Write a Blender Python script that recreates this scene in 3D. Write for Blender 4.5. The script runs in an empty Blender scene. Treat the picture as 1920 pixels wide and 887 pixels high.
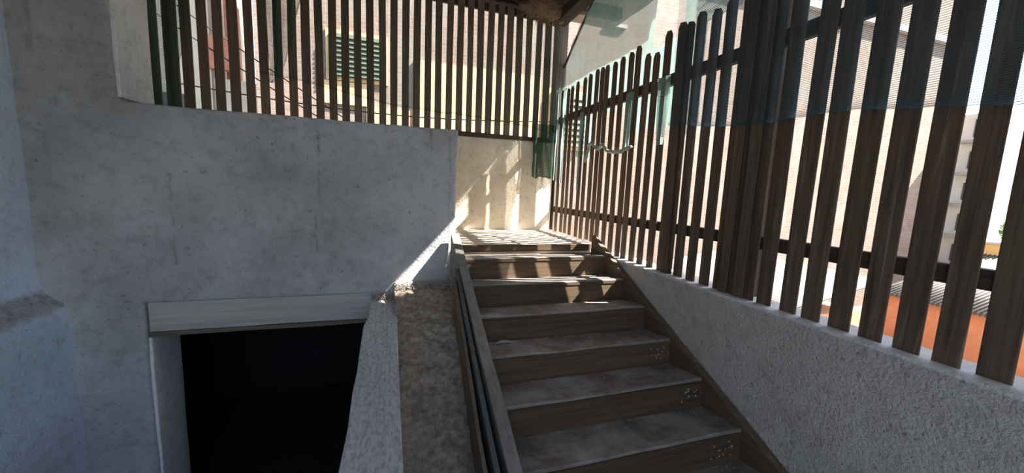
import bpy, bmesh, math, random
from mathutils import Vector, Matrix, noise
random.seed(7)
C = bpy.context.scene.collection
U, H = 1.9, 1.8            # unit of the survey in metres, eye height above the lower floor
def W(x, y, z): return Vector((U*x, U*y, U*z+H))

# ------------------------------------------------------------ camera
cam = bpy.data.cameras.new('camera'); camo = bpy.data.objects.new('camera', cam); C.objects.link(camo)
cam.sensor_width = 36; cam.lens = 701.4/1920*36; cam.clip_start = .02; cam.clip_end = 400
def cam_basis(yaw, pitch, roll):
    f = Vector((math.sin(yaw)*math.cos(pitch), math.cos(yaw)*math.cos(pitch), math.sin(pitch)))
    r = f.cross(Vector((0, 0, 1))).normalized(); u = r.cross(f)
    return r*math.cos(roll)+u*math.sin(roll), u*math.cos(roll)-r*math.sin(roll), f
r, u, f = cam_basis(.315223, -.130346, .041516)
camo.matrix_world = Matrix(((r.x, u.x, -f.x, 0), (r.y, u.y, -f.y, 0), (r.z, u.z, -f.z, H), (0, 0, 0, 1)))
bpy.context.scene.camera = camo

# ------------------------------------------------------------ sky, sun, exposure
SUN = Vector((1, -.37, 1.12)).normalized()
world = bpy.data.worlds.new('sky'); bpy.context.scene.world = world; world.use_nodes = True
wn = world.node_tree; bg = wn.nodes['Background']
sky = wn.nodes.new('ShaderNodeTexSky'); sky.sky_type = 'NISHITA'; sky.sun_disc = False
sky.sun_elevation = math.asin(SUN.z); sky.sun_rotation = math.atan2(SUN.x, SUN.y)
sky.air_density = 1.0; sky.dust_density = 1.5; sky.ozone_density = 1.0
wn.links.new(sky.outputs[0], bg.inputs[0]); bg.inputs[1].default_value = .50
sl = bpy.data.lights.new('sun', 'SUN'); sl.energy = 26.0; sl.color = (1, .95, .86); sl.angle = math.radians(.5)
so = bpy.data.objects.new('sun', sl); C.objects.link(so); so.location = W(6, -2, 8)
so.rotation_euler = (-SUN).to_track_quat('-Z', 'Y').to_euler()
vs = bpy.context.scene.view_settings
vs.view_transform = 'Standard'; vs.look = 'None'; vs.gamma = 1; vs.use_curve_mapping = False; vs.exposure = 0.35

# ------------------------------------------------------------ materials
def mat(name):
    m = bpy.data.materials.new(name); m.use_nodes = True
    return m, m.node_tree, m.node_tree.nodes['Principled BSDF']
def nd(t, kind, **kw):
    n = t.nodes.new(kind)
    for k, v in kw.items():
        if k.startswith('i_'): n.inputs[k[2:].replace('_', ' ')].default_value = v
        else: setattr(n, k, v)
    return n
def pos(t, scale=(1, 1, 1), rnd=True):
    g = nd(t, 'ShaderNodeNewGeometry'); mp = nd(t, 'ShaderNodeMapping'); mp.inputs['Scale'].default_value = scale
    t.links.new(g.outputs['Position'], mp.inputs['Vector'])
    if rnd:
        oi = nd(t, 'ShaderNodeObjectInfo'); mu = nd(t, 'ShaderNodeMath', operation='MULTIPLY'); mu.inputs[1].default_value = 37.0
        t.links.new(oi.outputs['Random'], mu.inputs[0]); t.links.new(mu.outputs[0], mp.inputs['Location'])
    return mp.outputs[0]
def noi(t, vec, scale, detail=5, rough=.6, dist=0):
    n = nd(t, 'ShaderNodeTexNoise'); n.inputs['Scale'].default_value = scale; n.inputs['Detail'].default_value = detail
    n.inputs['Roughness'].default_value = rough; n.inputs['Distortion'].default_value = dist
    t.links.new(vec, n.inputs['Vector']); return n.outputs['Fac']
def ramp(t, fac, stops):
    n = nd(t, 'ShaderNodeValToRGB'); e = n.color_ramp.elements
    while len(e) < len(stops): e.new(.5)
    for k, (p, c) in enumerate(stops): e[k].position = p; e[k].color = (*c, 1) if len(c) == 3 else c
    t.links.new(fac, n.inputs[0]); return n.outputs[0]
def mix(t, fac, a, b, mode='MIX'):
    n = nd(t, 'ShaderNodeMix', data_type='RGBA', blend_type=mode)
    if isinstance(fac, float): n.inputs[0].default_value = fac
    else: t.links.new(fac, n.inputs[0])
    for k, v in ((6, a), (7, b)):
        if isinstance(v, tuple): n.inputs[k].default_value = (*v, 1)
        else: t.links.new(v, n.inputs[k])
    return n.outputs[2]
def bump(t, b, h, strength, dist):
    n = nd(t, 'ShaderNodeBump'); n.inputs['Strength'].default_value = strength; n.inputs['Distance'].default_value = dist
    t.links.new(h, n.inputs['Height']); t.links.new(n.outputs[0], b.inputs['Normal'])
G = lambda v: (v, v, v)
def plaster(name, base, stain, dirt=.5, drip=True, bmp=.5, cracks=(), ledge=False):
    m, t, b = mat(name); p = pos(t, rnd=False)
    c = ramp(t, noi(t, p, 1.3, 6, .65), [(.3, stain), (.62, base)])
    fine = ramp(t, noi(t, p, 14, 6, .7), [(.28, G(.55)), (.5, G(1)), (.8, G(1.06))])
    c = mix(t, .55, c, fine, 'MULTIPLY')
    if drip:
        pv = pos(t, (9, 9, .55), False)
        d = ramp(t, noi(t, pv, 1.0, 5, .6, .4), [(.66, G(1)), (.78, (.55, .51, .47))])
        c = mix(t, dirt, c, d, 'MULTIPLY')
    sp = ramp(t, noi(t, p, 30, 3, .5), [(.27, (.35, .32, .3)), (.33, G(1))])
    c = mix(t, .6, c, sp, 'MULTIPLY')
    # hairline cracks
    mpn = nd(t, 'ShaderNodeTexVoronoi', feature='DISTANCE_TO_EDGE'); mpn.inputs['Scale'].default_value = .9
    nz = nd(t, 'ShaderNodeTexNoise'); nz.inputs['Scale'].default_value = 3; nz.inputs['Detail'].default_value = 6
    t.links.new(p, nz.inputs['Vector']); ad = nd(t, 'ShaderNodeMix', data_type='VECTOR'); ad.inputs[0].default_value = .35
    t.links.new(p, ad.inputs[4]); t.links.new(nz.outputs['Color'], ad.inputs[5]); t.links.new(ad.outputs[1], mpn.inputs['Vector'])
    cr = ramp(t, mpn.outputs['Distance'], [(.0, (.4, .38, .36)), (.006, G(1))])
    c = mix(t, .14, c, cr, 'MULTIPLY')
    if ledge:       # dirt lying on the ledge
        g = nd(t, 'ShaderNodeNewGeometry'); sz = nd(t, 'ShaderNodeSeparateXYZ'); t.links.new(g.outputs['Normal'], sz.inputs[0])
        c = mix(t, ramp(t, sz.outputs['Z'], [(.34, G(0)), (.6, G(.7))]), c, ramp(t, noi(t, p, 22, 5, .7), [(.35, (.10, .08, .065)), (.65, (.42, .38, .34))]))
    if cracks:
        g = nd(t, 'ShaderNodeNewGeometry'); sx = nd(t, 'ShaderNodeSeparateXYZ'); t.links.new(g.outputs['Position'], sx.inputs[0])
        wob = noi(t, pos(t, (3, 3, 7), False), 1.5, 5, .7)
        def mth(op, a, b_=None):
            n_ = nd(t, 'ShaderNodeMath', operation=op)
            for k_, v_ in enumerate((a, b_)):
                if v_ is None: continue
                if isinstance(v_, (int, float)): n_.inputs[k_].default_value = v_
                else: t.links.new(v_, n_.inputs[k_])
            return n_.outputs[0]
        tot = None
        for x0, za, zb in cracks:
            d = mth('ABSOLUTE', mth('SUBTRACT', mth('ADD', sx.outputs['X'], mth('MULTIPLY', mth('SUBTRACT', wob, .5), .05)), U*x0))
            w_ = mth('LESS_THAN', d, .006); halo = mth('MULTIPLY', mth('LESS_THAN', d, .02), .25)
            l = mth('MULTIPLY', mth('GREATER_THAN', sx.outputs['Z'], U*zb+H), mth('LESS_THAN', sx.outputs['Z'], U*za+H))
            v_ = mth('MULTIPLY', mth('MAXIMUM', w_, halo), l); tot = v_ if tot is None else mth('MAXIMUM', tot, v_)
        tot = mth('MULTIPLY', tot, ramp(t, noi(t, pos(t, (4, 4, 10), False), 1.3, 4, .6), [(.38, G(.0)), (.62, G(.6))]))
        c = mix(t, tot, c, (.13, .11, .095))
    t.links.new(c, b.inputs['Base Color']); b.inputs['Roughness'].default_value = .92
    b.inputs['Specular IOR Level'].default_value = .2
    h = nd(t, 'ShaderNodeMath', operation='ADD'); t.links.new(noi(t, p, 9, 7, .6), h.inputs[0]); t.links.new(noi(t, p, 60, 4, .6), h.inputs[1])
    bump(t, b, h.outputs[0], bmp, .02)
    return m
def wood(name, dark, light, axis='z', streak=(.5, .45, .4), sfac=.35, rough=.75, dust=None, grain=28, bmp=.35, speck=0.):
    m, t, b = mat(name)
    sc = {'z': (grain, grain, 1.2), 'x': (1.2, grain, grain), 'y': (grain, 1.2, grain)}[axis]
    p = pos(t, sc); pw = pos(t, rnd=True)
    g = noi(t, p, 1.6, 6, .65, .3)
    c = ramp(t, g, [(.3, dark), (.7, light)])
    oi = nd(t, 'ShaderNodeObjectInfo')
    c = mix(t, .5, c, ramp(t, oi.outputs['Random'], [(0, G(.6)), (1, G(1.15))]), 'MULTIPLY')
    s = ramp(t, noi(t, p, .9, 4, .7, .6), [(.58, G(0)), (.74, G(1))])
    s2 = nd(t, 'ShaderNodeMath', operation='MULTIPLY'); s2.inputs[1].default_value = sfac; t.links.new(s, s2.inputs[0])
    c = mix(t, s2.outputs[0], c, streak)
    if dust:
        dcol, lo, hi = dust
        geo = nd(t, 'ShaderNodeNewGeometry'); sx = nd(t, 'ShaderNodeSeparateXYZ'); t.links.new(geo.outputs['Normal'], sx.inputs[0])
        n1 = ramp(t, noi(t, pw, 3.2, 7, .7), [(lo, G(0)), (hi, G(1))])
        mm = nd(t, 'ShaderNodeMath', operation='MULTIPLY', use_clamp=True); t.links.new(sx.outputs['Z'], mm.inputs[0]); t.links.new(n1, mm.inputs[1])
        c = mix(t, mm.outputs[0], c, dcol)
    if speck:
        ps = pos(t, (60, 22, 60)); c = mix(t, speck, c, ramp(t, noi(t, ps, 1.2, 5, .7), [(.36, (.35, .33, .31)), (.54, G(1))]), 'MULTIPLY')
    t.links.new(c, b.inputs['Base Color']); b.inputs['Roughness'].default_value = rough
    b.inputs['Specular IOR Level'].default_value = .25
    bump(t, b, g, bmp, .006); return m
def plain(name, col, rough=.8, var=.3, scale=6, metal=0):
    m, t, b = mat(name); p = pos(t)
    c = mix(t, var, col, ramp(t, noi(t, p, scale, 6, .65), [(.3, G(.35)), (.7, G(1.15))]), 'MULTIPLY')
    t.links.new(c, b.inputs['Base Color']); b.inputs['Roughness'].default_value = rough; b.inputs['Metallic'].default_value = metal
    bump(t, b, noi(t, p, scale*5, 5, .6), .3, .01); return m
def brick(name, c1, c2, mortar, axis='y'):
    m, t, b = mat(name)
    g = nd(t, 'ShaderNodeNewGeometry'); s = nd(t, 'ShaderNodeSeparateXYZ'); cb = nd(t, 'ShaderNodeCombineXYZ')
    t.links.new(g.outputs['Position'], s.inputs[0]); t.links.new(s.outputs['X' if axis == 'y' else 'Y'], cb.inputs[0]); t.links.new(s.outputs['Z'], cb.inputs[1])
    nz = nd(t, 'ShaderNodeTexNoise'); nz.inputs['Scale'].default_value = 2.5; t.links.new(g.outputs['Position'], nz.inputs['Vector'])
    ad = nd(t, 'ShaderNodeMix', data_type='VECTOR'); ad.inputs[0].default_value = .05; t.links.new(cb.outputs[0], ad.inputs[4]); t.links.new(nz.outputs['Color'], ad.inputs[5])
    bk = nd(t, 'ShaderNodeTexBrick'); bk.inputs['Scale'].default_value = 1.0
    bk.inputs['Brick Width'].default_value = .25; bk.inputs['Row Height'].default_value = .078; bk.inputs['Mortar Size'].default_value = .012
    bk.inputs['Color1'].default_value = (*c1, 1); bk.inputs['Color2'].default_value = (*c2, 1); bk.inputs['Mortar'].default_value = (*mortar, 1)
    t.links.new(ad.outputs[1], bk.inputs['Vector'])
    c = mix(t, .5, bk.outputs['Color'], ramp(t, noi(t, g.outputs['Position'], 3, 7, .7), [(.3, G(.55)), (.7, G(1.1))]), 'MULTIPLY')
    pl = ramp(t, noi(t, g.outputs['Position'], .55, 5, .6), [(.52, G(0)), (.58, G(1))])
    c = mix(t, pl, c, mix(t, .6, (.25, .215, .18), ramp(t, noi(t, g.outputs['Position'], 5, 7, .7), [(.3, G(.5)), (.7, G(1.1))]), 'MULTIPLY'))
    t.links.new(c, b.inputs['Base Color']); b.inputs['Roughness'].default_value = .95
    inv = nd(t, 'ShaderNodeMath', operation='SUBTRACT'); inv.inputs[0].default_value = 1; t.links.new(bk.outputs['Fac'], inv.inputs[1])
    bump(t, b, inv.outputs[0], .8, .02); return m
def netmat(name, col, cover, su=.006, sv=.011):
    """woven shade netting: threads along both directions of its own UV (in metres), open cells between"""
    m, t, b = mat(name); t.nodes.remove(b); out = t.nodes['Material Output']
    uv = nd(t, 'ShaderNodeUVMap'); s = nd(t, 'ShaderNodeSeparateXYZ'); t.links.new(uv.outputs[0], s.inputs[0])
    def lines(o, sp, w):
        a = nd(t, 'ShaderNodeMath', operation='DIVIDE'); a.inputs[1].default_value = sp; t.links.new(o, a.inputs[0])
        f_ = nd(t, 'ShaderNodeMath', operation='FRACT'); t.links.new(a.outputs[0], f_.inputs[0])
        l = nd(t, 'ShaderNodeMath', operation='LESS_THAN'); l.inputs[1].default_value = w; t.links.new(f_.outputs[0], l.inputs[0]); return l.outputs[0]
    mx = nd(t, 'ShaderNodeMath', operation='MAXIMUM'); t.links.new(lines(s.outputs[0], su, cover*.45), mx.inputs[0]); t.links.new(lines(s.outputs[1], sv, cover), mx.inputs[1])
    # denser hem stored in the v-edge colour attribute
    at = nd(t, 'ShaderNodeAttribute', attribute_name='hem'); m2 = nd(t, 'ShaderNodeMath', operation='MAXIMUM')
    at2 = nd(t, 'ShaderNodeMath', operation='MULTIPLY'); at2.inputs[1].default_value = .55; t.links.new(at.outputs['Fac'], at2.inputs[0])
    t.links.new(mx.outputs[0], m2.inputs[0]); t.links.new(at2.outputs[0], m2.inputs[1])
    g = nd(t, 'ShaderNodeNewGeometry')
    c = mix(t, .5, col, ramp(t, noi(t, g.outputs['Position'], 5, 5, .6), [(.3, G(.5)), (.7, G(1.2))]), 'MULTIPLY')
    d = nd(t, 'ShaderNodeBsdfDiffuse'); tr = nd(t, 'ShaderNodeBsdfTranslucent'); t.links.new(c, d.inputs[0]); t.links.new(c, tr.inputs[0])
    ms = nd(t, 'ShaderNodeMixShader'); ms.inputs[0].default_value = .5; t.links.new(d.outputs[0], ms.inputs[1]); t.links.new(tr.outputs[0], ms.inputs[2])
    tp = nd(t, 'ShaderNodeBsdfTransparent'); mo = nd(t, 'ShaderNodeMixShader')
    t.links.new(m2.outputs[0], mo.inputs[0]); t.links.new(tp.outputs[0], mo.inputs[1]); t.links.new(ms.outputs[0], mo.inputs[2])
    t.links.new(mo.outputs[0], out.inputs[0]); return m
M = {}
M['wall'] = plaster('grey_limewash', (.50, .49, .495), (.31, .30, .295), .6, True, .5, ((-.285, .20, -.10), (.255, .22, -.46), (-.79, .0, -.35), (.17, .24, .10), (-.30, -.15, -.3)))
M['wall_skylit'] = plaster('skylight_tinted_limewash', (.65, .75, .89), (.53, .61, .72), .35, True, .5, (), True)  # blue skylight on the left wall is put into its colour
M['wall_cream'] = plaster('cream_limewash', (.74, .66, .53), (.58, .49, .37), .7)
M['parapet'] = plaster('rough_grey_render', (.62, .57, .52), (.50, .455, .415), .3, False, .8)
M['picket'] = wood('weathered_brown_picket', (.066, .044, .032), (.19, .128, .084), 'z', (.42, .33, .26), .55)
M['slat'] = wood('brown_slat', (.13, .095, .074), (.25, .18, .135), 'z', (.2, .15, .12), .3)
M['rail'] = wood('brown_rail', (.05, .032, .026), (.10, .065, .05), 'y')
M['railx'] = wood('brown_cross_rail', (.05, .032, .026), (.10, .065, .05), 'x')
M['tread'] = wood('dusty_tread', (.14, .115, .095), (.24, .20, .165), 'x', (.36, .32, .29), .35, .7, ((.44, .405, .37), .40, .64), 22)
M['riser'] = wood('brown_riser', (.058, .038, .024), (.125, .080, .046), 'x', (.24, .17, .1), .25)
M['stringer'] = wood('grey_brown_stringer', (.17, .145, .125), (.30, .26, .225), 'y', (.34, .30, .27), .4, .7, ((.36, .33, .31), .45, .75), 22)
M['stringer_r'] = wood('brown_stringer', (.10, .068, .043), (.19, .132, .087), 'y', (.34, .28, .22), .35, .75, None, 22)
M['green_plank'] = wood('flaking_green_plank', (.07, .075, .068), (.155, .16, .148), 'y', (.38, .36, .32), .5)
M['raw_plank'] = wood('split_raw_plank', (.15, .11, .075), (.28, .21, .15), 'y', (.1, .07, .045), .5)
M['white_board'] = wood('whitewashed_board', (.64, .64, .65), (.90, .90, .92), 'y', (.40, .38, .36), .25, .85, None, 34, .6, .6)
M['lintel'] = wood('limewashed_lintel', (.40, .36, .33), (.56, .52, .49), 'x', (.25, .21, .18), .3, .85, None, 16)
M['lintel_edge'] = wood('bare_lintel_edge', (.10, .08, .06), (.24, .20, .16), 'x', (.3, .26, .2), .3)
M['beam'] = wood('dark_roof_beam', (.035, .028, .022), (.08, .062, .05), 'y')
M['strut'] = wood('tan_roof_strut', (.22, .16, .09), (.38, .29, .18), 'x')
M['roof'] = wood('roof_boards', (.20, .165, .135), (.36, .30, .25), 'y')
M['post'] = wood('grey_corner_post', (.13, .11, .10), (.26, .23, .21), 'z')
M['dirt'] = plain('dry_dirt', (.50, .405, .315), .98, .95, 26)
M['rubble'] = plain('rubble', (.44, .40, .35), .95, .7, 25)
M['floor'] = wood('dusty_landing', (.40, .33, .25), (.58, .49, .38), 'x', (.6, .53, .43), .3, .85, ((.66, .58, .48), .35, .6), 18)
M['concrete'] = plain('grey_concrete', (.35, .33, .31), .9, .5, 4)
M['dark'] = plain('cellar_shade_tone', (.016, .015, .015), .95, .4, 3)  # near-black colour stands in for the shade inside the doorway
M['flake'] = plain('limewash_flake', (.6, .58, .55), .9, .3, 30)
M['leaf'] = plain('dry_leaf', (.5, .45, .38), .8, .4, 40)
M['nest'] = plain('nest_mud', (.26, .17, .11), .98, .7, 40)
M['twig'] = plain('twig', (.30, .21, .13), .9, .5, 40)
M['cable'] = plain('black_cable', (.02, .02, .02), .6, .1)
M['brick'] = brick('old_brick', (.235, .145, .107), (.265, .19, .143), (.25, .22, .185))
M['cream_house'] = plain('cream_render', (.60, .52, .36), .9, .25, 2)
M['white_house'] = plain('white_render', (.50, .49, .46), .9, .2, 2)
M['pink_house'] = plain('pinkish_render', (.6, .48, .42), .9, .3, 2)
M['orange'] = plain('orange_render', (.55, .24, .13), .9, .3, 3)
M['yellow'] = plain('ochre_render', (.75, .5, .2), .9, .25, 3)
M['tile'] = plain('terracotta', (.55, .22, .12), .9, .5, 8)
M['corr'] = plain('pale_corrugated_sheet', (.12, .104, .088), .7, .45, 3)
M['shutter'] = plain('green_shutter', (.055, .08, .045), .7, .3, 5)
M['shade'] = plain('window_dark', (.05, .05, .05), .4, .2, 5)
M['panel'] = plain('ochre_patch', (.72, .48, .24), .9, .4, 4)
M['ground'] = plain('yard_dirt', (.17, .14, .115), .98, .5, 2)
M['leafy'] = plain('green_leaf', (.16, .26, .06), .7, .4, 20)
M['net'] = netmat('teal_shade_net', (.19, .36, .33), .60)
M['net_rag'] = netmat('pale_net_rag', (.42, .56, .52), .65)
M['net_top'] = netmat('pale_upper_net', (.16, .27, .245), .55)
M['net_near'] = netmat('dark_teal_shade_net', (.09, .20, .26), .22, .004, .009)
M['net_back'] = netmat('green_shade_net', (.07, .12, .095), .15)
M['net_left'] = netmat('dark_green_shade_net', (.08, .18, .14), .42)

# ------------------------------------------------------------ builders
def link(name, verts, faces, m, parent=None, smooth=False):
    me = bpy.data.meshes.new(name); me.from_pydata([tuple(v) for v in verts], [], faces); me.update()
    bm = bmesh.new(); bm.from_mesh(me); bmesh.ops.recalc_face_normals(bm, faces=bm.faces); bm.to_mesh(me); bm.free()
    me.materials.append(m)
    if smooth: me.polygons.foreach_set('use_smooth', [True]*len(me.polygons))
    o = bpy.data.objects.new(name, me); C.objects.link(o)
    if parent: adopt(o, parent)
    return o
def adopt(o, parent):
    p = parent.location if parent.type == 'EMPTY' else Vector()
    o.parent = parent; o.matrix_parent_inverse = Matrix.Translation(-p)
def tag(o, label=None, cat=None, group=None, kind=None):
    for k, v in (('label', label), ('category', cat), ('group', group), ('kind', kind)):
        if v: o[k] = v
    return o
def thing(name, loc, label, cat, group=None):
    e = bpy.data.objects.new(name, None); C.objects.link(e); e.location = loc; e.empty_display_size = .1
    return tag(e, label, cat, group)
BF = [(0, 1, 2, 3), (7, 6, 5, 4), (0, 4, 5, 1), (1, 5, 6, 2), (2, 6, 7, 3), (3, 7, 4, 0)]
def box(name, x0, x1, y0, y1, z0, z1, m, parent=None, bev=0):
    v = [W(x, y, z) for z in (z0, z1) for x, y in ((x0, y0), (x1, y0), (x1, y1), (x0, y1))]
    o = link(name, v, BF, m, parent)
    if bev: bevel(o, bev)
    return o
def bevel(o, w, seg=2):
    b = o.modifiers.new('bevel', 'BEVEL'); b.width = w; b.segments = seg; b.limit_method = 'ANGLE'; b.angle_limit = math.radians(35)
def prism(name, poly, axis, a, b, m, parent=None, bev=0):
    """polygon in the plane across axis, extruded from a to b along it (survey units)"""
    def P(p, w): return W(w, p[0], p[1]) if axis == 'x' else (W(p[0], w, p[1]) if axis == 'y' else W(p[0], p[1], w))
    n = len(poly); v = [P(p, a) for p in poly]+[P(p, b) for p in poly]
    fs = [tuple(range(n)), tuple(range(2*n-1, n-1, -1))]+[(i, (i+1) % n, n+(i+1) % n, n+i) for i in range(n)]
    o = link(name, v, fs, m, parent)
    if bev: bevel(o, bev)
    return o
def span(lo, hi, step, extra=()):
    n = max(1, round((hi-lo)/step)); s = {round(lo+(hi-lo)*i/n, 5) for i in range(n+1)}
    s = {q for q in s if all(abs(q-e) > step*.35 for e in extra)} | {round(e, 5) for e in extra if lo-1e-6 <= e <= hi+1e-6}
    return sorted(s | {round(lo, 5), round(hi, 5)})
def cellwall(name, axis, us, vs_, mask, w0, w1, m, amp=.006, fr=2.2, bev=.02, parent=None):
    """plastered wall from cells kept by mask, both faces and all reveals, gently uneven"""
    V, F, idx = [], [], {}
    def vid(i, j, k):
        if (i, j, k) not in idx:
            a, b, w = us[i], vs_[j], (w0, w1)[k]
            p = W(a, w, b) if axis == 'y' else W(w, a, b)
            q = p*fr; nn = noise.noise_vector(q)+.5*noise.noise_vector(q*3.1+Vector((9, 3, 1)))
            idx[(i, j, k)] = len(V); V.append(p+nn*amp*U)
        return idx[(i, j, k)]
    I, J = len(us)-1, len(vs_)-1
    on = {(i, j) for i in range(I) for j in range(J) if mask((us[i]+us[i+1])/2, (vs_[j]+vs_[j+1])/2)}
    for i, j in on:
        q = [(i, j), (i+1, j), (i+1, j+1), (i, j+1)]
        F.append(tuple(vid(*c, 0) for c in q)); F.append(tuple(vid(*c, 1) for c in reversed(q)))
        for (di, dj), (a, b) in (((0, -1), (0, 1)), ((1, 0), (1, 2)), ((0, 1), (2, 3)), ((-1, 0), (3, 0))):
            if (i+di, j+dj) not in on: F.append((vid(*q[a], 0), vid(*q[a], 1), vid(*q[b], 1), vid(*q[b], 0)))
    o = link(name, V, F, m, parent, True)
    bevel(o, bev, 3); return o
def struct(o): o['kind'] = 'structure'; return o
def tube(name, pts, rad, m, parent=None, seg=6):
    V, F = [], []
    for k, p in enumerate(pts):
        d = (pts[min(k+1, len(pts)-1)]-pts[max(k-1, 0)]).normalized()
        a = d.cross(Vector((.3, .2, 1))).normalized(); b = d.cross(a)
        for s in range(seg):
            th = 2*math.pi*s/seg; V.append(p+(a*math.cos(th)+b*math.sin(th))*rad)
    for k in range(len(pts)-1):
        for s in range(seg): F.append((k*seg+s, k*seg+(s+1) % seg, (k+1)*seg+(s+1) % seg, (k+1)*seg+s))
    F += [tuple(range(seg)), tuple(range((len(pts)-1)*seg, len(pts)*seg))]
    return link(name, V, F, m, parent, True)

# ------------------------------------------------------------ the setting
YW, YT, YB, XR, ZL = 1.74, 1.95, 2.39, 1.065, -.283
XC = -.925                      # reveal of the opening over the wall
us = span(-1.6, .29, .045, (XC, -.9, -.02)); zs = span(-1.65, 1.2, .045, (.247, -.5, -.634))
def fmask(x, z):
    if z > .247: return x < XC
    if -.9 < x < -.02 and z < -.5: return False
    return True
struct(cellwall('wall_front', 'y', us, zs, fmask, YW, YT, M['wall'], .006, 2.0, .022))
wf = bpy.data.objects['wall_front']; white = plaster('limewash_lit_tone', (.84, .85, .87), (.66, .66, .67), .3)  # whiter tone paints in the side light caught by both reveals
cellwall('reveal_lit_tone', 'x', span(YW+.012, YT+.003, .05), span(.262, 1.19, .06), lambda a, b: True, XC-.004, XC+.010, white, .003, 2.0, .006, wf)
cellwall('jamb_lit_tone', 'x', span(YW+.012, YT+.003, .05), span(-1.62, -.64, .06), lambda a, b: True, -.904, -.890, white, .003, 2.0, .006, wf)
# left side wall with a thicker foot and a sloping dirty ledge
prof = [(-1.19, 1.2), (-1.192, .4), (-1.188, -.43), (-1.17, -.452), (-1.128, -.487), (-1.118, -.52), (-1.112, -1.65)]
V, F = [], []
pz = []
for a, b in zip(prof, prof[1:]):
    n = max(1, int(abs(a[1]-b[1])/.05)); pz += [(a[0]+(b[0]-a[0])*k/n, a[1]+(b[1]-a[1])*k/n) for k in range(n)]
pz.append(prof[-1]); ys = span(-1.6, 1.76, .05)
for y in ys:
    for x, z in pz:
        p = W(x, y, z); V.append(p+(noise.noise_vector(p*2.1)+.5*noise.noise_vector(p*7))*.011)
n = len(pz)
for i in range(len(ys)-1):
    for j in range(n-1): F.append((i*n+j, i*n+j+1, (i+1)*n+j+1, (i+1)*n+j))
b0 = len(V)
for y in (ys[0], ys[-1]):
    for z in (1.2, -1.65): V.append(W(-1.45, y, z))
F += [(b0, b0+2, b0+3, b0+1)]
struct(link('wall_left', V, F, M['wall_skylit'], None, True))
# low wall at the back of the landing and the landing itself
struct(cellwall('wall_back', 'y', span(-1.75, 1.055, .06), span(-.40, .312, .06), lambda x, z: True, YB, YB+.12, M['wall_cream'], .005, 2.2, .02))
struct(cellwall('wall_gallery_end', 'x', span(YT-.1, YB+.1, .1), span(-.4, 1.2, .1), lambda a, b: True, -1.75, -1.65, M['wall'], .004))
fl = struct(box('floor', -1.7, 1.03, 1.755, YB+.02, -.33, ZL, M['floor']))
fl2 = box('nosing', .29, 1.0, 1.738, 1.757, -.312, ZL+.001, M['riser'], fl, .004)
struct(box('floor_lower', -.06, 1.05, -1.6, 1.2, -1.0, -.95, M['concrete']))
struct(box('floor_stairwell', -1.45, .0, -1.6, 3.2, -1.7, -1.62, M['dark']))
# parapet under the right fence
struct(cellwall('wall_right', 'x', span(-1.6, 2.5, .06), span(-1.65, -.323, .06), lambda a, b: True, 1.03, 1.15, M['parapet'], .004, 2.2, .016))
wr = bpy.data.objects['wall_right']
box('sill_coat', 1.029, 1.149, -1.58, 1.70, -.330, -.3185, plaster('pale_sill', (.80, .80, .80), (.60, .58, .55), .2, False), wr, .01)
# cellar behind the doorway
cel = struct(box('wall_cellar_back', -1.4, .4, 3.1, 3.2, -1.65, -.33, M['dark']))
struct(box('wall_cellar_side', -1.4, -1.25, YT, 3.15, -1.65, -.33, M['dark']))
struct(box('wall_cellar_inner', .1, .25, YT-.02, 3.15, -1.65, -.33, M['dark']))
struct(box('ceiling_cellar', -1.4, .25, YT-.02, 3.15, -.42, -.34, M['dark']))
struct(cellwall('wall_rear', 'y', span(-1.6, 1.2, .1, (-1.1, .95)), span(-1.7, 1.2, .1, (-.5, 1.05)), lambda x, z: not (-1.1 < x < .95 and -.5 < z < 1.05), -1.75, -1.6, M['wall'], .004))  # opening in the unseen rear wall is added to brighten the interior
# low wall under the white board
struct(cellwall('wall_well', 'x', span(-.2, YW, .08), span(-1.65, -.57, .08), lambda a, b: True, -.075, .01, M['wall'], .002, 2.2, .01))
# ceiling of boards with beams
ce = struct(box('ceiling', -1.6, 1.42, -1.6, 2.62, 1.20, 1.225, M['roof']))
for k, y in enumerate((-1.2, -.5, .2, .9, 1.6, 2.3)):
    box('rafter', -1.55, 1.45, y, y+.05, 1.13, 1.2, M['railx'], ce, .004)
for k, y in enumerate(span(-1.6, 2.62, .141)[:-1]):
    xe = (1.57 if y > 1.26 else 1.49)+random.uniform(-.004, .004)
    box('eave_board', 1.40, xe, y, y+.1409, 1.198, 1.214, M['roof'], ce)
box('wall_plate', 1.02, 1.10, -1.6, 2.45, 1.07, 1.13, M['beam'], ce, .004)
box('wall_plate', -1.6, 1.02, 2.40, 2.46, 1.13, 1.19, M['railx'], ce, .004)

# ------------------------------------------------------------ doorway lintel, white board, dirt
t = thing('door_lintel', W(-.46, YW+.02, -.634), 'limewashed wooden beam spanning the top of the dark doorway', 'beam')
o = cellwall('beam', 'y', span(-.895, -.005, .05), span(-.618, -.498, .04), lambda a, b: True, YW+.012, YT-.02, M['lintel'], .0025, 3, .008, t)
prism('bare_edge', [(-.895, -.618), (-.895, -.635), (-.6, -.634), (-.3, -.637), (-.09, -.634), (-.005, -.636), (-.005, -.618)], 'y', YW+.006, YT-.02, M['lintel_edge'], t, .004)
left = [(1.738, -.083), (1.66, -.084), (1.5, -.084), (1.40, -.096), (1.25, -.094), (1.05, -.090), (.95, -.092), (.8, -.088), (.6, -.092), (.3, -.09), (-.15, -.09)]
pl = [(x, y) for y, x in left]+[(.022, -.15), (.021, .6), (.020, 1.0), (.022, 1.4), (.021, 1.738)]
wb = prism('cap_board', pl, 'z', -.565, -.519, M['white_board'], None, .006)
tag(wb, 'long whitewashed rough board capping the low wall beside the dark doorway', 'board')
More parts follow.
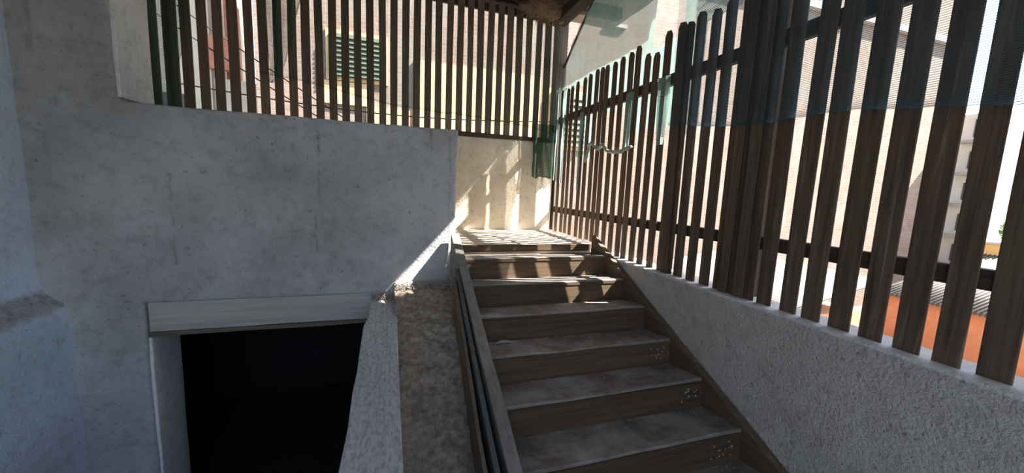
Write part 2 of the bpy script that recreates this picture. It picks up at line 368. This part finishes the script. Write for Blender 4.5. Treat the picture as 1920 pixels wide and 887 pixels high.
def dirt_z(y):
    P = [(1.74, -.462), (1.68, -.472), (1.60, -.49), (1.4, -.54), (1.29, -.585), (1.06, -.69), (.84, -.795), (.5, -.94), (.2, -.95)]
    for (a, za), (b, zb) in zip(P, P[1:]):
        if y >= b: return za+(zb-za)*(a-y)/(a-b)
    return -.95
V, F = [], []
xs = span(.014, .27, .008); yy = span(.2, 1.737, .009)
for y in yy:
    for x in xs:
        p = W(x, y, dirt_z(y)); q = p*9
        h = .018*noise.noise(q)+.016*noise.noise(q*2.7)+.011*noise.noise(q*6.5)
        if y > 1.60: h += .05*max(0, noise.noise(p*14))*(y-1.6)/.14
        V.append(p+Vector((0, 0, h)))
n = len(xs)
for i in range(len(yy)-1):
    for j in range(n-1): F.append((i*n+j, i*n+j+1, (i+1)*n+j+1, (i+1)*n+j))
o = link('dirt_slope', V, F, M['dirt'], None, True)
tag(o, 'slope of dry dirt between the white board and the stairs', 'dirt', None, 'stuff')
def lumps(name, spots, m, label, cat):
    V, F = [], []
    for p, s in spots:
        b = len(V); ph = random.random()*6
        dirs = [(1, 0, 0), (-1, 0, 0), (0, 1, 0), (0, -1, 0), (0, 0, 1), (0, 0, -1)]
        rt = Matrix.Rotation(ph, 3, Vector((random.random(), random.random(), 1)).normalized())
        for d in dirs: V.append(p+rt @ (Vector(d)*s*random.uniform(.55, 1.1)))
        for a in (0, 1):
            for c in (2, 3):
                for e in (4, 5): F.append((b+a, b+c, b+e))
    return tag(link(name, V, F, m), label, cat, None, 'stuff')
sp = []
for k in range(900):
    x, y = random.uniform(.02, .285), 1.735-abs(random.gauss(0, .035)); s = random.uniform(.003, .012)
    sp.append((W(x, y, dirt_z(y)+.008)+Vector((0, 0, random.uniform(0, .018))), s))
for k in range(1500):
    x, y = random.uniform(.02, .26), random.uniform(.6, 1.72); s = random.uniform(.0015, .006)*(2 if random.random() < .12 else 1)
    sp.append((W(x, y, dirt_z(y)+.004), s))
lumps('rubble', sp, M['rubble'], 'loose crumbs of plaster lying on the dirt slope', 'rubble')
sp = [(W(random.uniform(-.085, .018), 1.735-abs(random.gauss(0, .02)), -.519)+Vector((0, 0, random.uniform(0, .03))), random.uniform(.004, .014)) for k in range(260)]
lumps('board_rubble', sp, M['dirt'], 'dark crumbs heaped where the white board meets the wall', 'rubble')

# ------------------------------------------------------------ staircase
def noz(k): return 1.58-.162*(k-1), -.312-.0757*(k-1)
st = thing('staircase', W(.65, .9, -.95), 'worn brown wooden stairs climbing to the sunlit landing', 'staircase')
def tread(k):
    y, z = noz(k); yb = y+.168
    xs = span(.298, 1.002, .044); prof = [(yb, z-.034), (yb, z-.022), (y+.09, z-.0115), (y+.005, z), (y+.001, z-.002), (y, z-.008), (y+.002, z-.011)]
    V, F = [], []; ph = k*3.7
    for x in xs:
        wear = -.004*math.exp(-((x-.62)/.2)**2)
        for i, (a, b) in enumerate(prof):
            w = (.0035*noise.noise(Vector((x*5+ph, a*4, 2)))+(wear if i in (2, 3, 4) else 0)) if i > 1 else 0
            e = .004*noise.noise(Vector((x*7+ph, 5, k))) if i >= 3 else 0
            V.append(W(x, a+e, b+w))
    n = len(prof)
    for i in range(len(xs)-1):
        for j in range(n): F.append((i*n+j, i*n+(j+1) % n, (i+1)*n+(j+1) % n, (i+1)*n+j))
    F += [tuple(range(n)), tuple(range((len(xs)-1)*n, len(xs)*n))]
    return link('tread', V, F, M['tread'], st)
for k in range(1, 9):
    tread(k)
    y, z = noz(k); y2, z2 = noz(k+1)
    prism('riser', [(y+.003, z-.0095), (y+.016, z-.0095), (y+.010, z2-.032), (y-.007, z2-.032)], 'x', .298, 1.002, M['riser'], st)
    box('cove_strip', .30, 1.0, y-.0015, y+.006, z-.020, z-.0105, M['riser'], st)
box('riser', .298, 1.002, 1.752, 1.760, -.318, -.30, M['riser'], st)
def zline(y, c): return -.312+.467*(y-1.58)+c
def sloped(name, x0, x1, y0, y1, c0, c1, m, parent, wob=.003, n=18, bev=.005, seed=0, skew=0):
    V, F = [], []
    for i in range(n+1):
        y = y0+(y1-y0)*i/n
        for x, c in ((x0, c0), (x1, c0), (x1, c1), (x0, c1)):
            q = Vector((y*6+seed, x*40, c*9)); d = wob*noise.noise(q); e = wob*.8*noise.noise(q+Vector((3, 8, 1)))
            V.append(W(x+e-(1.46-y)*skew, y, zline(y, c)+d))
    for i in range(n):
        for j in range(4): F.append((i*4+j, i*4+(j+1) % 4, (i+1)*4+(j+1) % 4, (i+1)*4+j))
    F += [(0, 1, 2, 3), (n*4, n*4+1, n*4+2, n*4+3)]
    o = link(name, V, F, m, parent); bevel(o, bev); return o
sloped('stringer', .264, .301, .15, 1.725, -.17, .022, M['stringer'], st, .002, 24, .006, 1)
sloped('edge_plank', .249, .2635, .15, 1.50, -.12, .010, M['green_plank'], st, .003, 26, .003, 5, .022)
sloped('split_plank', .2375, .2485, .15, 1.47, -.19, -.008, M['raw_plank'], st, .005, 26, .003, 9, .040)
sloped('stringer', 1.0, 1.026, .15, 1.722, -.17, .015, M['stringer_r'], st, .003, 24, .006, 13)

# plaster flakes and a leaf on the steps
sp = []
for k in range(1, 8):
    y, z = noz(k)
    for q in range(26):
        side = random.random() < .6
        x = random.uniform(.86, .995) if side else random.uniform(.31, .99)
        yy_ = y+.165-abs(random.gauss(0, .03)) if random.random() < .7 else random.uniform(y+.01, y+.16)
        yq = min(yy_, y+.150); sp.append((W(x, yq, z+.001-.13*(yq-y)), random.uniform(.0015, .0055)))
lumps('plaster_crumbs', sp, M['flake'], 'white plaster crumbs scattered along the backs of the steps', 'crumbs')
for k, (x, zz) in {4: (.955, 0), 5: (.965, 0), 6: (.93, 0), 7: (.95, 0)}.items():
    y, z = noz(k); V, F = [], []
    for q in range(15):          # peeling flakes on the riser by the stringer
        c = W(x+random.uniform(-.05, .04), y-.004, z-.025-random.uniform(0, .05)); b = len(V); s = random.uniform(.003, .009)
        a = random.random()*3
        for th in range(5): V.append(c+Vector((math.cos(a+th*1.256)*s, random.uniform(-.002, .001), math.sin(a+th*1.256)*s*random.uniform(.5, 1.1))))
        F.append((b, b+1, b+2, b+3, b+4))
    o = link('peeling_flakes', V, F, M['rubble'], st); o['kind'] = 'stuff'
def leaf(name, c, ln, wd, rz, m, label, cat):
    V, F = [], []; n = 7
    for i in range(n+1):
        s = i/n; w = wd*math.sin(math.pi*min(.98, max(.04, s)))**.7; zc = .006*math.sin(s*5)
        for j in (-1, -.5, 0, .5, 1):
            V.append(c+Matrix.Rotation(rz, 3, 'Z') @ Vector((ln*(s-.5), w*j, zc+.35*wd*j*j+.004)))
    for i in range(n):
        for j in range(4): F.append((i*5+j, i*5+j+1, i*5+j+6, i*5+j+5))
    o = link(name, V, F, m, None, True); s = o.modifiers.new('thick', 'SOLIDIFY'); s.thickness = .0012
    return tag(o, label, cat)
y4, z4 = noz(4)
leaf('dry_leaf', W(.392, y4+.125, z4-.016), .15, .024, .1, M['leaf'], 'pale curled dry leaf lying on the step below the sunlit ones', 'leaf')

# ------------------------------------------------------------ right picket fence
fr = thing('picket_fence', W(1.08, .4, -.323), 'tall brown picket fence standing on the parapet along the stairs', 'fence')
T = .005
GAPS = [(2.464, 2.415), (2.386, 2.335), (2.311, 2.26), (2.229, 2.192), (2.182, 2.133), (2.093, 2.044), (2.016, 1.985), (1.957, 1.915), (1.886, 1.855), (1.828, 1.803),
        (1.772, 1.728), (1.703, 1.664), (1.636, 1.595), (1.57, 1.545), (1.518, 1.482), (1.448, 1.416), (1.387, 1.345), (1.32, 1.282), (1.247, 1.235), (1.201, 1.189),
        (1.143, 1.122), (1.08, 1.057), (1.013, .994), (.945, .941), (.899, .895), (.84, .829), (.784, .757), (.711, .696), (.649, .629), (.581, .563), (.517, .497), (.451, .432), (.39, .371)]
P = []
for (a0, b0_), (a1, b1_) in zip(GAPS, GAPS[1:]):
    m_, w_ = (a1+b0_)/2, max(.0425, b0_-a1); P.append((m_-w_/2, m_+w_/2))
P.insert(0, (2.464, 2.50))
y = .371
while y > -1.55:
    P.append((y-.046, y)); y -= .0655
def picket(y0, y1, parent, lean=0, zb=-.33, zt=.648, x=XR, th=T, name='picket'):
    ym, c = (y0+y1)/2, (y1-y0)*.22
    zb += random.uniform(-.002, .006); zt += random.uniform(-.012, .012)
    b = [random.uniform(-.002, .002) for _ in range(4)]
    poly = [(y0, zb), (y1, zb), (y1+b[0]+lean*.3, zb+.35), (y1+lean, zt-.02), (y1-c+lean, zt), (y0+c+lean, zt-random.uniform(0, .01)), (y0+lean, zt-.02), (y0+b[1]+lean*.3, zb+.35)]
    return prism(name, poly, 'x', x, x+th, M['picket'], parent, .004)
for k, (a, b) in enumerate(P):
    on_floor = b > 1.70
    picket(a, b, fr, random.uniform(-.006, .006), ZL-.002 if on_floor else -.325, .600 if 1.34 < a < 1.46 else .648, XR+random.uniform(-.002, .002))
# doubled pickets nailed over the joints
picket(1.215, 1.25, fr, .012, -.325, .66, XR-.011)
picket(1.262, 1.290, fr, -.01, -.325, .64, XR+.0015)
picket(.868, .905, fr, .004, -.325, 1.0, XR-.011)
picket(.93, .962, fr, -.004, -.325, 1.0, XR-.011)
for z0, z1 in ((-.157, -.117), (.435, .480)):
    box('rail', XR+T+.002, XR+T+.024, -1.58, 2.48, z0, z1, M['rail'], fr, .004)
box('post', 1.078, 1.13, .875, .965, -.32, 1.07, M['picket'], fr, .006)
box('post', 1.078, 1.13, -.3, -.24, -.32, 1.07, M['picket'], fr, .006)
cp = box('corner_post', 1.062, 1.128, YB+.03, YB+.09, -.30, 1.13, M['post'], None, .008)
tag(cp, 'grey weathered corner post where the two fences meet', 'post')

# ------------------------------------------------------------ back slat fence
bf = thing('slat_fence', W(0, YB+.02, .312), 'brown upright slat fence on top of the landing back wall', 'fence')
GB = [(-1.091, -1.071), (-1.011, -.999), (-.954, -.929), (-.887, -.864), (-.821, -.798), (-.752, -.727), (-.686, -.662), (-.619, -.595), (-.553, -.526), (-.486, -.462), (-.42, -.396),
      (-.355, -.329), (-.288, -.264), (-.224, -.199), (-.159, -.133), (-.092, -.066), (-.027, -.004), (.035, .06), (.102, .124), (.165, .19), (.23, .252), (.292, .318), (.357, .381),
      (.421, .445), (.482, .506), (.547, .568), (.609, .632), (.671, .692), (.735, .757), (.801, .823), (.864, .891), (.93, .954)]
S = [(b, a2) for (a, b), (a2, b2) in zip(GB, GB[1:])]+[(.954, 1.0), (1.015, 1.05)]
x = -1.091
while x > -1.7:
    S.append((x-.042, x)); x -= .0655
for a, b in S:
    l = random.uniform(-.004, .004); zt = 1.135; q = [random.uniform(-.0015, .0015) for _ in range(2)]
    prism('slat', [(a, .318), (b, .318), (b+q[0], .7), (b+l, zt), (a+l, zt), (a+q[1], .7)], 'y', YB+.004, YB+.013, M['slat'], bf, .003)
box('bottom_rail', -1.7, 1.06, YB+.0, YB+.06, .310, .336, M['railx'], bf, .004)
box('rail', -1.7, 1.06, YB+.015, YB+.035, 1.075, 1.12, M['railx'], bf, .004)

# roof strut and straw nest in the corner
tag(tube('roof_strut', [W(1.03, 2.38, 1.07), W(1.12, 2.36, 1.135), W(1.24, 2.33, 1.21)], .045, M['strut'], None, 4), 'tan slanting roof strut rising outwards from the corner post', 'strut')
nt = thing('straw_nest', W(.93, 2.33, 1.03), 'shaggy brown nest of mud and straw hanging in the roof corner', 'nest')
V, F = [], []
nu, nv = 30, 16
for j in range(nv+1):
    for i in range(nu):
        th, ph = 2*math.pi*i/nu, math.pi*j/nv
        d = Vector((math.cos(th)*math.sin(ph), math.sin(th)*math.sin(ph), math.cos(ph)))
        rr = 1+.35*noise.noise(d*2.5)+.22*noise.noise(d*7)
        V.append(W(.91, 2.34, 1.115)+Vector((d.x*.30, d.y*.10, d.z*.12))*rr)
for j in range(nv):
    for i in range(nu): F.append((j*nu+i, j*nu+(i+1) % nu, (j+1)*nu+(i+1) % nu, (j+1)*nu+i))
link('mud_body', V, F, M['nest'], nt, True)
V2, F2 = [], []
for k in range(900):
    p = random.choice(V); d = (p-W(.91, 2.34, 1.115)).normalized()
    d = (d+Vector((random.gauss(0, .7), random.gauss(0, .7), random.gauss(-.2, .6)))).normalized(); ln = random.uniform(.02, .08)
    s = d.cross(Vector((random.random(), random.random(), .3))).normalized()*.0016; s2 = d.cross(s).normalized()*.0016; b = len(V2)
    for e in (p-d*.01, p+d*ln): V2 += [e+s, e-s*.5+s2, e-s*.5-s2]
    F2 += [(b, b+1, b+4, b+3), (b+1, b+2, b+5, b+4), (b+2, b, b+3, b+5)]
o = link('straw', V2, F2, M['twig'], nt); o['kind'] = 'stuff'

# ------------------------------------------------------------ shade nets
def net(name, fn, nu, nv, m, label, hole=None, hem=(), thick=0):
    """fn(s,t)->survey point; s along, t from top (0) to bottom edge (1)"""
    V, F, UVS = [], [], []
    for j in range(nv+1):
        for i in range(nu+1): V.append(W(*fn(i/nu, j/nv)))
    # arc lengths for the weave coordinates
    def L(i, j): return V[j*(nu+1)+i]
    um = [0.0]
    jm = nv//2
    for i in range(nu): um.append(um[-1]+(L(i+1, jm)-L(i, jm)).length)
    for j in range(nv):
        for i in range(nu):
            if hole and hole((i+.5)/nu, (j+.5)/nv): continue
            F.append((j*(nu+1)+i, j*(nu+1)+i+1, (j+1)*(nu+1)+i+1, (j+1)*(nu+1)+i))
    me = bpy.data.meshes.new(name); me.from_pydata([tuple(v) for v in V], [], F); me.update(); me.materials.append(m)
    uvl = me.uv_layers.new(name='UVMap'); hm = me.attributes.new('hem', 'FLOAT', 'POINT')
    for p in me.polygons:
        p.use_smooth = True
        for li in p.loop_indices:
            vi = me.loops[li].vertex_index; uvl.data[li].uv = (um[vi % (nu+1)], V[vi].z)
    for vi in range(len(V)):
        i, j = vi % (nu+1), vi//(nu+1)
        hm.data[vi].value = 1.0 if (('b' in hem and j == nv) or ('l' in hem and i == 0) or ('r' in hem and i == nu)) else 0
    o = bpy.data.objects.new(name, me); C.objects.link(o)
    return tag(o, label, 'net', 'torn shade nets on the fences')
def lerp(tab, y):
    tab = sorted(tab)
    if y <= tab[0][0]: return tab[0][1]
    for (a, za), (b, zb) in zip(tab, tab[1:]):
        if y <= b: return za+(zb-za)*(y-a)/(b-a)
    return tab[-1][1]
N = noise.noise
# inner net hung over the near pickets
low = [(.2, .17), (.389, .178), (.458, .193), (.539, .201), (.64, .217), (.765, .219), (.891, .216), (1.053, .235), (1.206, .262), (1.26, .27)]
def near(s, t_):
    y = -.6+(1.27+.6)*s; zb = lerp(low, y)+.006*N(Vector((y*14, 0, 3))); z = 1.06+(zb-1.06)*t_
    return (1.048+.003*N(Vector((y*5, z*4, 1)))-.004*t_, y, z)
net('shade_net', near, 120, 40, M['net_near'], 'teal net hung over the upper half of the nearest pickets', None, ('b',))
# outer net behind the far pickets with a torn lower edge, reaching up to the eave
low2 = [(1.22, .27), (1.24, .22), (1.30, .30), (1.33, .24), (1.38, .36), (1.42, .25), (1.46, .36), (1.5, .24), (1.55, .30), (1.60, .24), (1.66, .42), (1.72, .44), (1.8, .42), (1.9, .43), (1.98, .40), (2.0, .16), (2.04, .03), (2.07, .30), (2.10, .62), (2.2, .64), (2.34, .62), (2.36, .1), (2.42, .07), (2.5, .09)]
def upper(y): return min(1.10, max(.66, .699+(2.60-y)*.78))
def far(s, t_):
    y = 1.18+(2.52-1.18)*s; zb = lerp(low2, y); z = .63+(min(zb, .62)-.63)*t_
    return (1.105+.012*N(Vector((y*9, z*3, 4)))+.012*N(Vector((y*21, z*2, 8))), y, z)
def hol(s, t_):
    y = 1.18+1.34*s; return lerp(low2, y) > .6
def top(s, t_):
    y = 1.0+(2.52-1.0)*s; z = upper(y)+(.63-upper(y))*t_
    return (1.105+.012*N(Vector((y*9, z*3, 4)))+.012*N(Vector((y*21, z*2, 8))), y, z)
def hol2(s, t_):
    y = 1.0+1.52*s; z = upper(y)+(.63-upper(y))*t_
    return 1.30 < y < 1.48 and z < .86
net('shade_net', top, 120, 40, M['net_top'], 'pale sunlit net above the tops of the far pickets, under the eave', hol2, ('r',))
net('shade_net', far, 110, 60, M['net'], 'torn teal net with a ragged lower edge behind the far pickets', hol, ('b', 'r'))
# net over the slats of the back fence
low3 = [(-.66, .54), (-.478, .53), (-.25, .49), (-.01, .448), (.3, .433), (.533, .423), (.857, .399), (1.05, .36)]
def back(s, t_):
    x = -.66+1.70*s; zb = lerp(low3, x)+.01*N(Vector((x*9, 1, 1))); z = 1.07+(zb-1.07)*t_
    return (x, YB-.006+.004*N(Vector((x*6, z*5, 2))), z)
net('shade_net', back, 90, 40, M['net_back'], 'dark green net stretched over the inside of the back slats', None, ('b',))
def leftn(s, t_):
    z = 1.07+(.325-1.07)*t_; e = -.955-.045*t_-.02*max(0, N(Vector((1, z*5, 7)))); x = -1.16+(e+1.16)*s
    return (x, YB-.02-.012*math.sin(x*75+z*3)-.01*N(Vector((x*12, z*6, 5))), z)
net('shade_net', leftn, 50, 50, M['net_left'], 'bunched dark green net at the left end of the back slats', None, ('b', 'r'))
def rag(s, t_):
    z = 1.07+(.50-1.07)*t_; w = .10*(1-t_)**.6+.006; x = -.63+.02*t_+(s-.0)*w*1.8+.012*N(Vector((s*3, z*7, 3)))
    return (x, YB-.012-.010*math.sin(s*14+z*9), z)
net('shade_net', rag, 20, 40, M['net_left'], 'narrow torn strip of green net hanging on the back slats', None, ('l', 'r'))
def corner(s, t_):
    x = .89+.15*s+.004*N(Vector((s*4, t_*4, 1))); z = .42+(.072+.02*N(Vector((x*30, 0, 2)))-.42)*t_
    return (x, YB-.03-.008*math.sin(s*17), z)
net('shade_net', corner, 20, 24, netmat('dense_green_net', (.05, .09, .07), .75), 'dark green net tail hanging down the back wall by the corner', None, ('b', 'l'))
def cornerpost(s, t_):
    x = .93+.125*s; z = 1.04+(.36-1.04)*t_
    return (x, YB-.03-.012*math.sin(s*22+z*4), z)
net('shade_net', cornerpost, 30, 30, M['net_back'], 'folded grey green net draped over the last slats by the corner post', None, ('l', 'r'))
def strand(y0, w, za, zb, ph):
    def fn(s_, t_):
        z = za+(zb-za)*t_; ww = w*(1-.55*t_*t_)
        return (1.056-.004*math.sin(s_*9+ph), y0+ww*(s_-.5)+.012*N(Vector((ph, z*6, 1))), z)
    return fn
for y0, w, za, zb, ph, lb in ((2.40, .13, .66, .06, 1, 'pale net strip hanging inside the farthest pickets'), (2.27, .05, .64, .04, 2.2, 'thin net strand second from the corner post'),
                              (2.03, .045, .45, .0, 3.1, 'shaggy net strand beside the knotted tail'), (1.565, .05, .46, .20, 4.4, 'teal net rag ending above the knotted tail'),
                              (1.33, .07, .47, .20, 5.5, 'rumpled teal rag hanging near the doubled pickets')):
    net('shade_net', strand(y0, w, za, zb, ph), 14, 30, M['net_rag'], lb, None, ('l', 'r', 'b'))
tag(tube('net_cord', [W(1.112, 1.98, 1.16), W(1.108, 2.10, 1.06), W(1.106, 2.25, .945), W(1.108, 2.40, .83), W(1.106, 2.50, .76), W(1.10, 2.56, .70)], .014, M['beam'], None, 6), 'dark rolled cord along the slanting edge of the upper net', 'cord')
# twisted tail of net knotted round the far pickets
V = [W(1.05, 1.93, .16), W(1.046, 1.90, .25), W(1.04, 1.86, .262), W(1.044, 1.80, .215), W(1.04, 1.75, .24), W(1.046, 1.70, .20), W(1.05, 1.58, .195), W(1.052, 1.50, .21)]
pts = []
for a, b in zip(V, V[1:]): pts += [a.lerp(b, k/6)+Vector((0, .012*N(a*30+Vector((k, 0, 0))), .012*N(a*20+Vector((0, k, 0))))) for k in range(6)]
o = tube('knotted_net', pts, .016, plain('twisted_net', (.42, .47, .42), .9, .7, 60), None, 7)
for v in o.data.vertices: v.co += noise.noise_vector(v.co*45)*.014
tag(o, 'twisted pale net tail knotted around the far pickets', 'net')

# ------------------------------------------------------------ outside
GZ = -1.95
struct(box('ground', -14, 26, -10, 22, GZ-.1, GZ, M['ground']))
bb = thing('brick_building', W(4.5, 4.5, GZ), 'long old brick building with green shutters behind the back fence', 'building')
box('wall', -1.28, 10.2, 4.5, 6.5, GZ, 4.2, M['brick'], bb)
def shutter(x0, x1, z0, z1):
    w = box('window', x0-.04, x1+.04, 4.475, 4.51, z0-.04, z1+.04, M['panel'], bb)
    box('pane', x0, x1, 4.465, 4.48, z0, z1, M['shade'], w)
    n = 9
    for s in range(2):
        a, b = (x0, (x0+x1)/2-.005) if s == 0 else ((x0+x1)/2+.005, x1)
        for k in range(n):
            z = z0+(z1-z0)*k/n
            prism('shutter_slat', [(4.435, z+.002), (4.445, z), (4.465, z+(z1-z0)/n-.006), (4.455, z+(z1-z0)/n)], 'x', a, b, M['shutter'], w)
shutter(-.60, -.07, 1.08, 1.50)
shutter(1.9, 2.4, .55, 1.2)
shutter(5.0, 5.6, .3, 1.2)
box('plaster_patch', -.66, -.20, 4.47, 4.505, .80, 1.03, M['panel'], bb)
box('plaster_patch', .25, 1.75, 4.47, 4.505, .55, 1.35, M['panel'], bb)
box('plaster_patch', -.25, .2, 4.475, 4.505, .60, .80, M['yellow'], bb)
box('ledge', 2.63, 2.9, 4.46, 4.5, 2.09, 2.13, M['white_house'], bb)
box('ledge', -1.3, 10.2, 4.42, 4.5, 2.9, 3.0, M['white_house'], bb)
ch = thing('cream_house', W(-3.2, 6, GZ), 'cream rendered house with a terracotta roof left of the brick building', 'house')
box('wall', -5.5, -2.2, 6.0, 7.5, GZ, 2.9, M['cream_house'], ch)
box('wing_wall', -2.2, -1.75, 6.05, 7.5, GZ, 1.25, M['cream_house'], ch)
box('tile_band', -2.25, -1.93, 5.95, 6.05, 1.35, 1.75, M['tile'], ch)
prism('roof', [(5.9, 2.88), (6.75, 3.4), (7.6, 2.88)], 'x', -5.6, -2.15, M['tile'], ch)
box('chimney', -2.10, -2.01, 6.2, 6.5, 1.2, 2.3, M['tile'], ch)
box('window', -2.9, -2.5, 5.97, 6.01, .3, 1.0, M['shade'], ch)
def corrugated(name, x0, z0, x1, z1, y0, y1, parent, n=40):
    V, F = [], []; m = n*6
    for i in range(m+1):
        y = y0+(y1-y0)*i/m; h = .018*math.sin(2*math.pi*i/6)
        for x, z in ((x0, z0), (x1, z1)): V += [W(x, y, z+h), W(x, y, z+h-.015)]
    for i in range(m):
        a, b = i*4, (i+1)*4
        F += [(a, b, b+2, a+2), (a+1, a+3, b+3, b+1), (a, a+1, b+1, b), (a+2, b+2, b+3, a+3)]
    return link(name, V, F, M['corr'], parent, True)
sa = thing('shed', W(4, 3.4, GZ), 'low shed with a wide pale corrugated roof below the fence', 'shed')
box('wall', 3.1, 4.75, 2.5, 4.35, GZ, -1.14, M['orange'], sa)
corrugated('corrugated_roof', 3.0, -1.12, 4.85, -.80, 2.4, 4.42, sa, 50)
sb = thing('orange_shed', W(8, 2.6, GZ), 'orange walled shed under a corrugated roof by the yard', 'shed')
box('wall', 7.0, 9.2, 1.7, 3.4, GZ, -1.32, M['orange'], sb)
corrugated('corrugated_roof', 6.85, -1.30, 9.4, -.78, 1.6, 3.5, sb, 40)
yb_ = thing('terrace', W(9.6, 2.9, GZ), 'ochre terrace wall beyond the orange shed', 'wall')
box('terrace_wall', 9.45, 10.2, 2.6, 3.5, GZ, -.60, M['yellow'], yb_, .01)
box('coping', 9.42, 10.23, 2.57, 3.53, -.60, -.57, M['white_house'], yb_, .004)
pb = thing('leafy_shrub', W(9.7, 3.25, -.57), 'light green leafy shrub on the ochre terrace wall', 'shrub')
V, F = [], []
for k in range(420):
    d = Vector((random.gauss(0, 1), random.gauss(0, 1), random.gauss(0, 1))).normalized()*random.uniform(.5, 1)
    c = W(9.7, 3.25, -.36)+Vector((d.x*.35, d.y*.35, d.z*.38)); b = len(V); a = Vector((random.gauss(0, 1), random.gauss(0, 1), random.gauss(0, 1))).normalized(); e = a.cross(Vector((1, .3, .2))).normalized()
    V += [c-a*.05, c+e*.025, c+a*.05, c-e*.025]; F.append((b, b+1, b+2, b+3))
o = link('foliage', V, F, M['leafy'], pb); o['kind'] = 'stuff'
tube('stem', [W(9.7, 3.25, -.57), W(9.71, 3.26, -.3)], .02, M['twig'], pb)
wh = thing('white_apartment_block', W(11.5, 4.2, GZ), 'white apartment block with balconies beyond the brick building', 'building')
box('wall', 10.6, 13, 3.95, 4.5, GZ, 1.75, M['white_house'], wh)
for z in (-1.2, -.6, 0, .6, 1.2):
    box('balcony', 10.42, 10.6, 4.0, 4.45, z, z+.05, M['concrete'], wh)
    w = box('window', 10.585, 10.605, 4.1, 4.32, z+.12, z+.45, M['shade'], wh)
ph = thing('pink_house', W(15, 4.6, GZ), 'pinkish house far off beyond the white block', 'house')
box('wall', 14, 17, 3.6, 5.8, GZ, 1.4, M['pink_house'], ph)
prism('roof', [(3.5, 1.4), (4.7, 1.95), (5.9, 1.4)], 'x', 13.9, 17.1, M['tile'], ph)
for yv in (3.9, 4.6, 5.2):
    box('window', 13.97, 14.02, yv, yv+.35, .5, 1.0, M['shade'], ph)
# added unseen wall, placed to block sun from the near fence and lower steps
nh = struct(box('wall_shade_blocker', 2.65, 2.80, -4.5, .62, GZ, 2.7, M['cream_house']))
box('coping', 2.63, 2.82, -4.5, .625, 2.7, 2.75, M['tile'], nh, .01)  # cap of the added sun-blocking wall
# cables outside the back fence
for k, (a, b, sag) in enumerate((((-1.6, 2.8, 1.25), (-.2, 2.75, .35), .02), ((-1.4, 2.8, .98), (.0, 2.72, .15), .02), ((-1.2, 2.75, .52), (1.3, 2.7, .52), .07))):
    A, B = W(*a), W(*b); pts = [A.lerp(B, i/16)-Vector((0, 0, sag*U*math.sin(math.pi*i/16))) for i in range(17)]
    tag(tube('cable', pts, .007, M['cable']), ('black cable slanting steeply behind the left slats', 'lower black cable slanting behind the left slats', 'black cable sagging behind the middle slats')[k], 'cable', 'cables behind the back fence')
